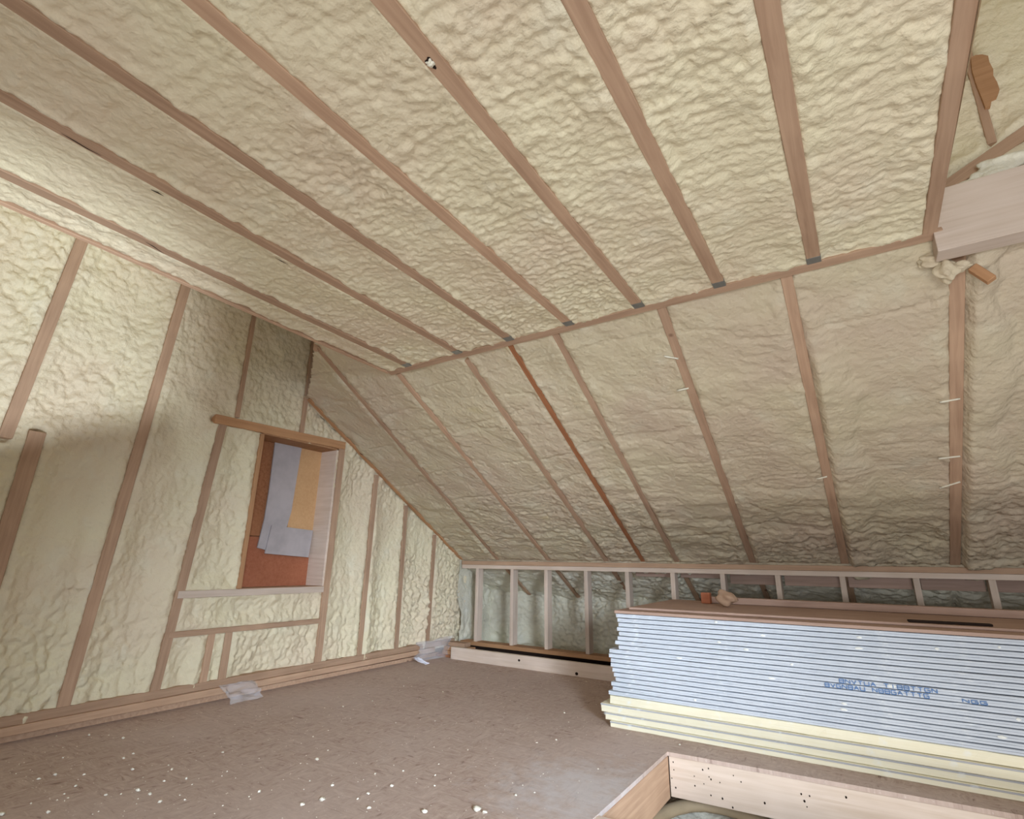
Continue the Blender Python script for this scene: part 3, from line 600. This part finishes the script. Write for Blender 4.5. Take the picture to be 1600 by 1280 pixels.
for i, (a, b) in enumerate(small):
    q = on(a, b, 2, 0.0)
    if src is None: src = lump('foam_crumb', (q.x, q.y, 0), .0062, CRUMB, 90, (1.3, .9, .7), 2, label='tiny pale foam crumb scattered on the brown subfloor', cat='crumb', group='tiny crumbs on the subfloor')
    else:
        c = src.copy(); col.objects.link(c); c.location = (q.x, q.y, 0); s = random.uniform(.5, 1.1); c.scale = (s, s, s); c.rotation_euler = (0, 0, random.uniform(0, 6))
# dust of flakes
V = []; Fs = []
rr = random.Random(5)
for k in range(1300):
    if k < 1150: x, y = rr.uniform(-3.6, -1.1), 1.0+3.2*rr.random()**1.6
    elif k < 1300: x, y = rr.gauss(-2.0, .3), rr.gauss(4.2, .05)
    else: x, y = rr.uniform(-3.68, -3.5), rr.uniform(1, 4.2)
    if y > 4.3 or x < -3.68: continue
    s = rr.uniform(.0010, .0032)*(1+.5*(rr.random() < .1)); n0 = len(V); a = rr.uniform(0, 6)
    for j in range(4): V.append((x+s*math.cos(a+j*1.57)*rr.uniform(.6, 1.3), y+s*math.sin(a+j*1.57)*rr.uniform(.6, 1.3), .0004))
    V.append((x, y, s*.8))
    Fs += [[n0, n0+1, n0+4], [n0+1, n0+2, n0+4], [n0+2, n0+3, n0+4], [n0+3, n0, n0+4]]
put('foam_dust', mesh('foam_dust', V, Fs), CRUMB, kind='stuff', label='fine pale foam flakes and dust strewn over the subfloor', cat='dust')
# plastic film
def film_mat():
    m, nt, b = newmat('clear_plastic_film', .25, .5)
    b.inputs['Base Color'].default_value = (.86, .84, .88, 1); b.inputs['Alpha'].default_value = .22
    n = noise(nt, mapping(nt, (1, 1, 1)), 40, 3); bump(nt, b, n, .6, .004); return m
FILM = film_mat()
WRAP = plain('white_wrapper', srgb(216, 214, 226), .4)
def film(name, x0, y0, z0, ux, uy, uz, vx, vy, vz, mat, seed, amp_=.02, n=22, **kw):
    V = []; Fs = []; r = np.random.RandomState(seed)
    u, v = np.meshgrid(np.linspace(0, 1, n), np.linspace(0, 1, n), indexing='ij')
    dsp = amp_*fbm(u*3, v*3, seed, 3); dd = amp_*fbm(u*4, v*4, seed+9, 3)
    for i in range(n):
        for j in range(n):
            a, b = u[i, j], v[i, j]
            V.append((x0+a*ux+b*vx+dsp[i, j]+.01, y0+a*uy+b*vy+dd[i, j], max(.004, z0+a*uz+b*vz+dsp[i, j]*.6)))
    for i in range(n-1):
        for j in range(n-1): Fs.append([i*n+j, (i+1)*n+j, (i+1)*n+j+1, i*n+j+1])
    o = put(name, mesh(name, V, Fs, True), mat, **kw); so = o.modifiers.new('s', 'SOLIDIFY'); so.thickness = .0008; return o
film('plastic_film', -3.68, 2.10, .10, .02, .24, .01, .14, .03, -.09, FILM, 3, label='crumpled clear plastic scrap at the foot of the gable wall below the opening', cat='plastic film')
film('plastic_film', -3.66, 3.98, .01, .06, .42, .0, -.01, .02, .17, FILM, 5, .03, label='crumpled clear plastic sheet in the corner by the knee wall', cat='plastic film')
film('wrapper_scrap', -3.60, 3.86, .06, .10, .05, -.05, .01, .05, .0, WRAP, 8, .006, 14, label='small white crumpled wrapper on the floor near the corner', cat='wrapper')
# ================================================================ FOAM BLOBS, DRIPS AND CRACKS
def blob(c, r, sq, seed, label, mat=FOAMW): return lump('foam_blob', c, r, mat, seed, sq, 4, label=label, cat='foam blob')
for i, (a, b, r, sq, lab) in enumerate(((1462, 312, .05, (1, .5, .8), 'foam blob at the left end on top of the big beam'), (1505, 296, .06, (1.4, .5, .55), 'foam blob on top of the beam, right of the leftmost'), (1545, 276, .06, (1.4, .5, .6), 'bright foam blob on top of the beam below the sloping board'), (1590, 252, .07, (1.5, .5, .6), 'brightest foam blob on top of the beam at the right picture edge'))):
    q = on(a, b, 1, YE+.0); blob((q.x, YE+.02, q.z-.04), r, sq, 40+i, lab)
for i, (a, b, r, sq, lab) in enumerate(((1462, 402, .05, (1.3, .6, .7), 'flat foam blob just under the left end of the big beam'), (1482, 425, .05, (.8, .7, 1.1), 'foam blob covering the top of the rafter below the big beam'), (1500, 408, .035, (1.2, .7, .7), 'small foam blob beside the orange stub under the big beam'))):
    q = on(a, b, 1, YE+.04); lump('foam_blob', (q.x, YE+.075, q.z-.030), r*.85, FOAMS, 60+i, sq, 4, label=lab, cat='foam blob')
def on_slope(a, b):
    d = px(a, b); n = nS; p = S(0, YE); s = (p-CAM).dot(n)/d.dot(n); return CAM+d*s
def strand(p, q, r, nm, mat, **kw):
    p, q = Vector(p), Vector(q); pts = [p.lerp(q, t)+Vector((0, 0, 0)) for t in (0, .25, .5, .75, 1)]; return tube(nm, pts, r, mat, 8, **kw)
for i, (a0, b0, a1_, b1, lab) in enumerate(((1468, 628, 1500, 622, 'pale foam drip across the upright rafter, upper of three'), (1466, 716, 1500, 712, 'pale foam drip across the upright rafter, middle of three'), (1468, 762, 1500, 752, 'pale foam drip across the upright rafter, lowest of three'),
        (1038, 556, 1060, 560, 'pale foam drip near the top of the drip-crossed rafter'), (1058, 610, 1076, 606, 'pale foam drip lower down on the drip-crossed rafter'), (1276, 748, 1292, 744, 'pale foam drip on the rafter beside the thick foam run'))):
    strand(on_slope(a0, b0)+nS*.004, on_slope(a1_, b1)+nS*.004, .005, 'foam_drip', FOAMW, label=lab, cat='foam drip')
def on_ceil(a, b):
    d = px(a, b); n = Vector((0, TC, 1)).normalized(); s = (Vector((0, YE, ZE))-CAM).dot(n)/d.dot(n); return CAM+d*s
J = [o for o in bpy.data.objects if o.name.startswith('ceiling_joist')]
def crack(pts, parent, f, w_, N):
    P = [f(a, b)+N*.0015 for a, b in pts]; V = []; Fs = []
    for i, p in enumerate(P):
        t = (P[min(i+1, len(P)-1)]-P[max(0, i-1)]).normalized(); sd = t.cross(N)*w_*(.25 if i in (0, len(P)-1) else 1); V += [p+sd, p-sd]
    for i in range(len(P)-1): Fs.append([2*i, 2*i+1, 2*i+3, 2*i+2])
    o = put('dark_crack', mesh('dark_crack', V, Fs), DARK, parent=parent, label='dark crack'); o.matrix_parent_inverse = parent.matrix_basis.inverted()
dn = Vector((0, 0, -1))
crack([(96, 208), (115, 219), (135, 231), (158, 243)], J[1], on_ceil, .0025, dn)
crack([(236, 296), (247, 301), (256, 306)], J[1], on_ceil, .004, dn)
crack([(430, 402), (440, 408), (450, 413)], J[1], on_ceil, .003, dn)
crack([(228, 378), (240, 385), (256, 396)], J[0], on_ceil, .003, dn)
plug = blob(on_ceil(672, 98)+Vector((0, 0, -.012)), .011, (1, 1, .8), 77, 'small white foam plug in the knot hole of the fifth joist')
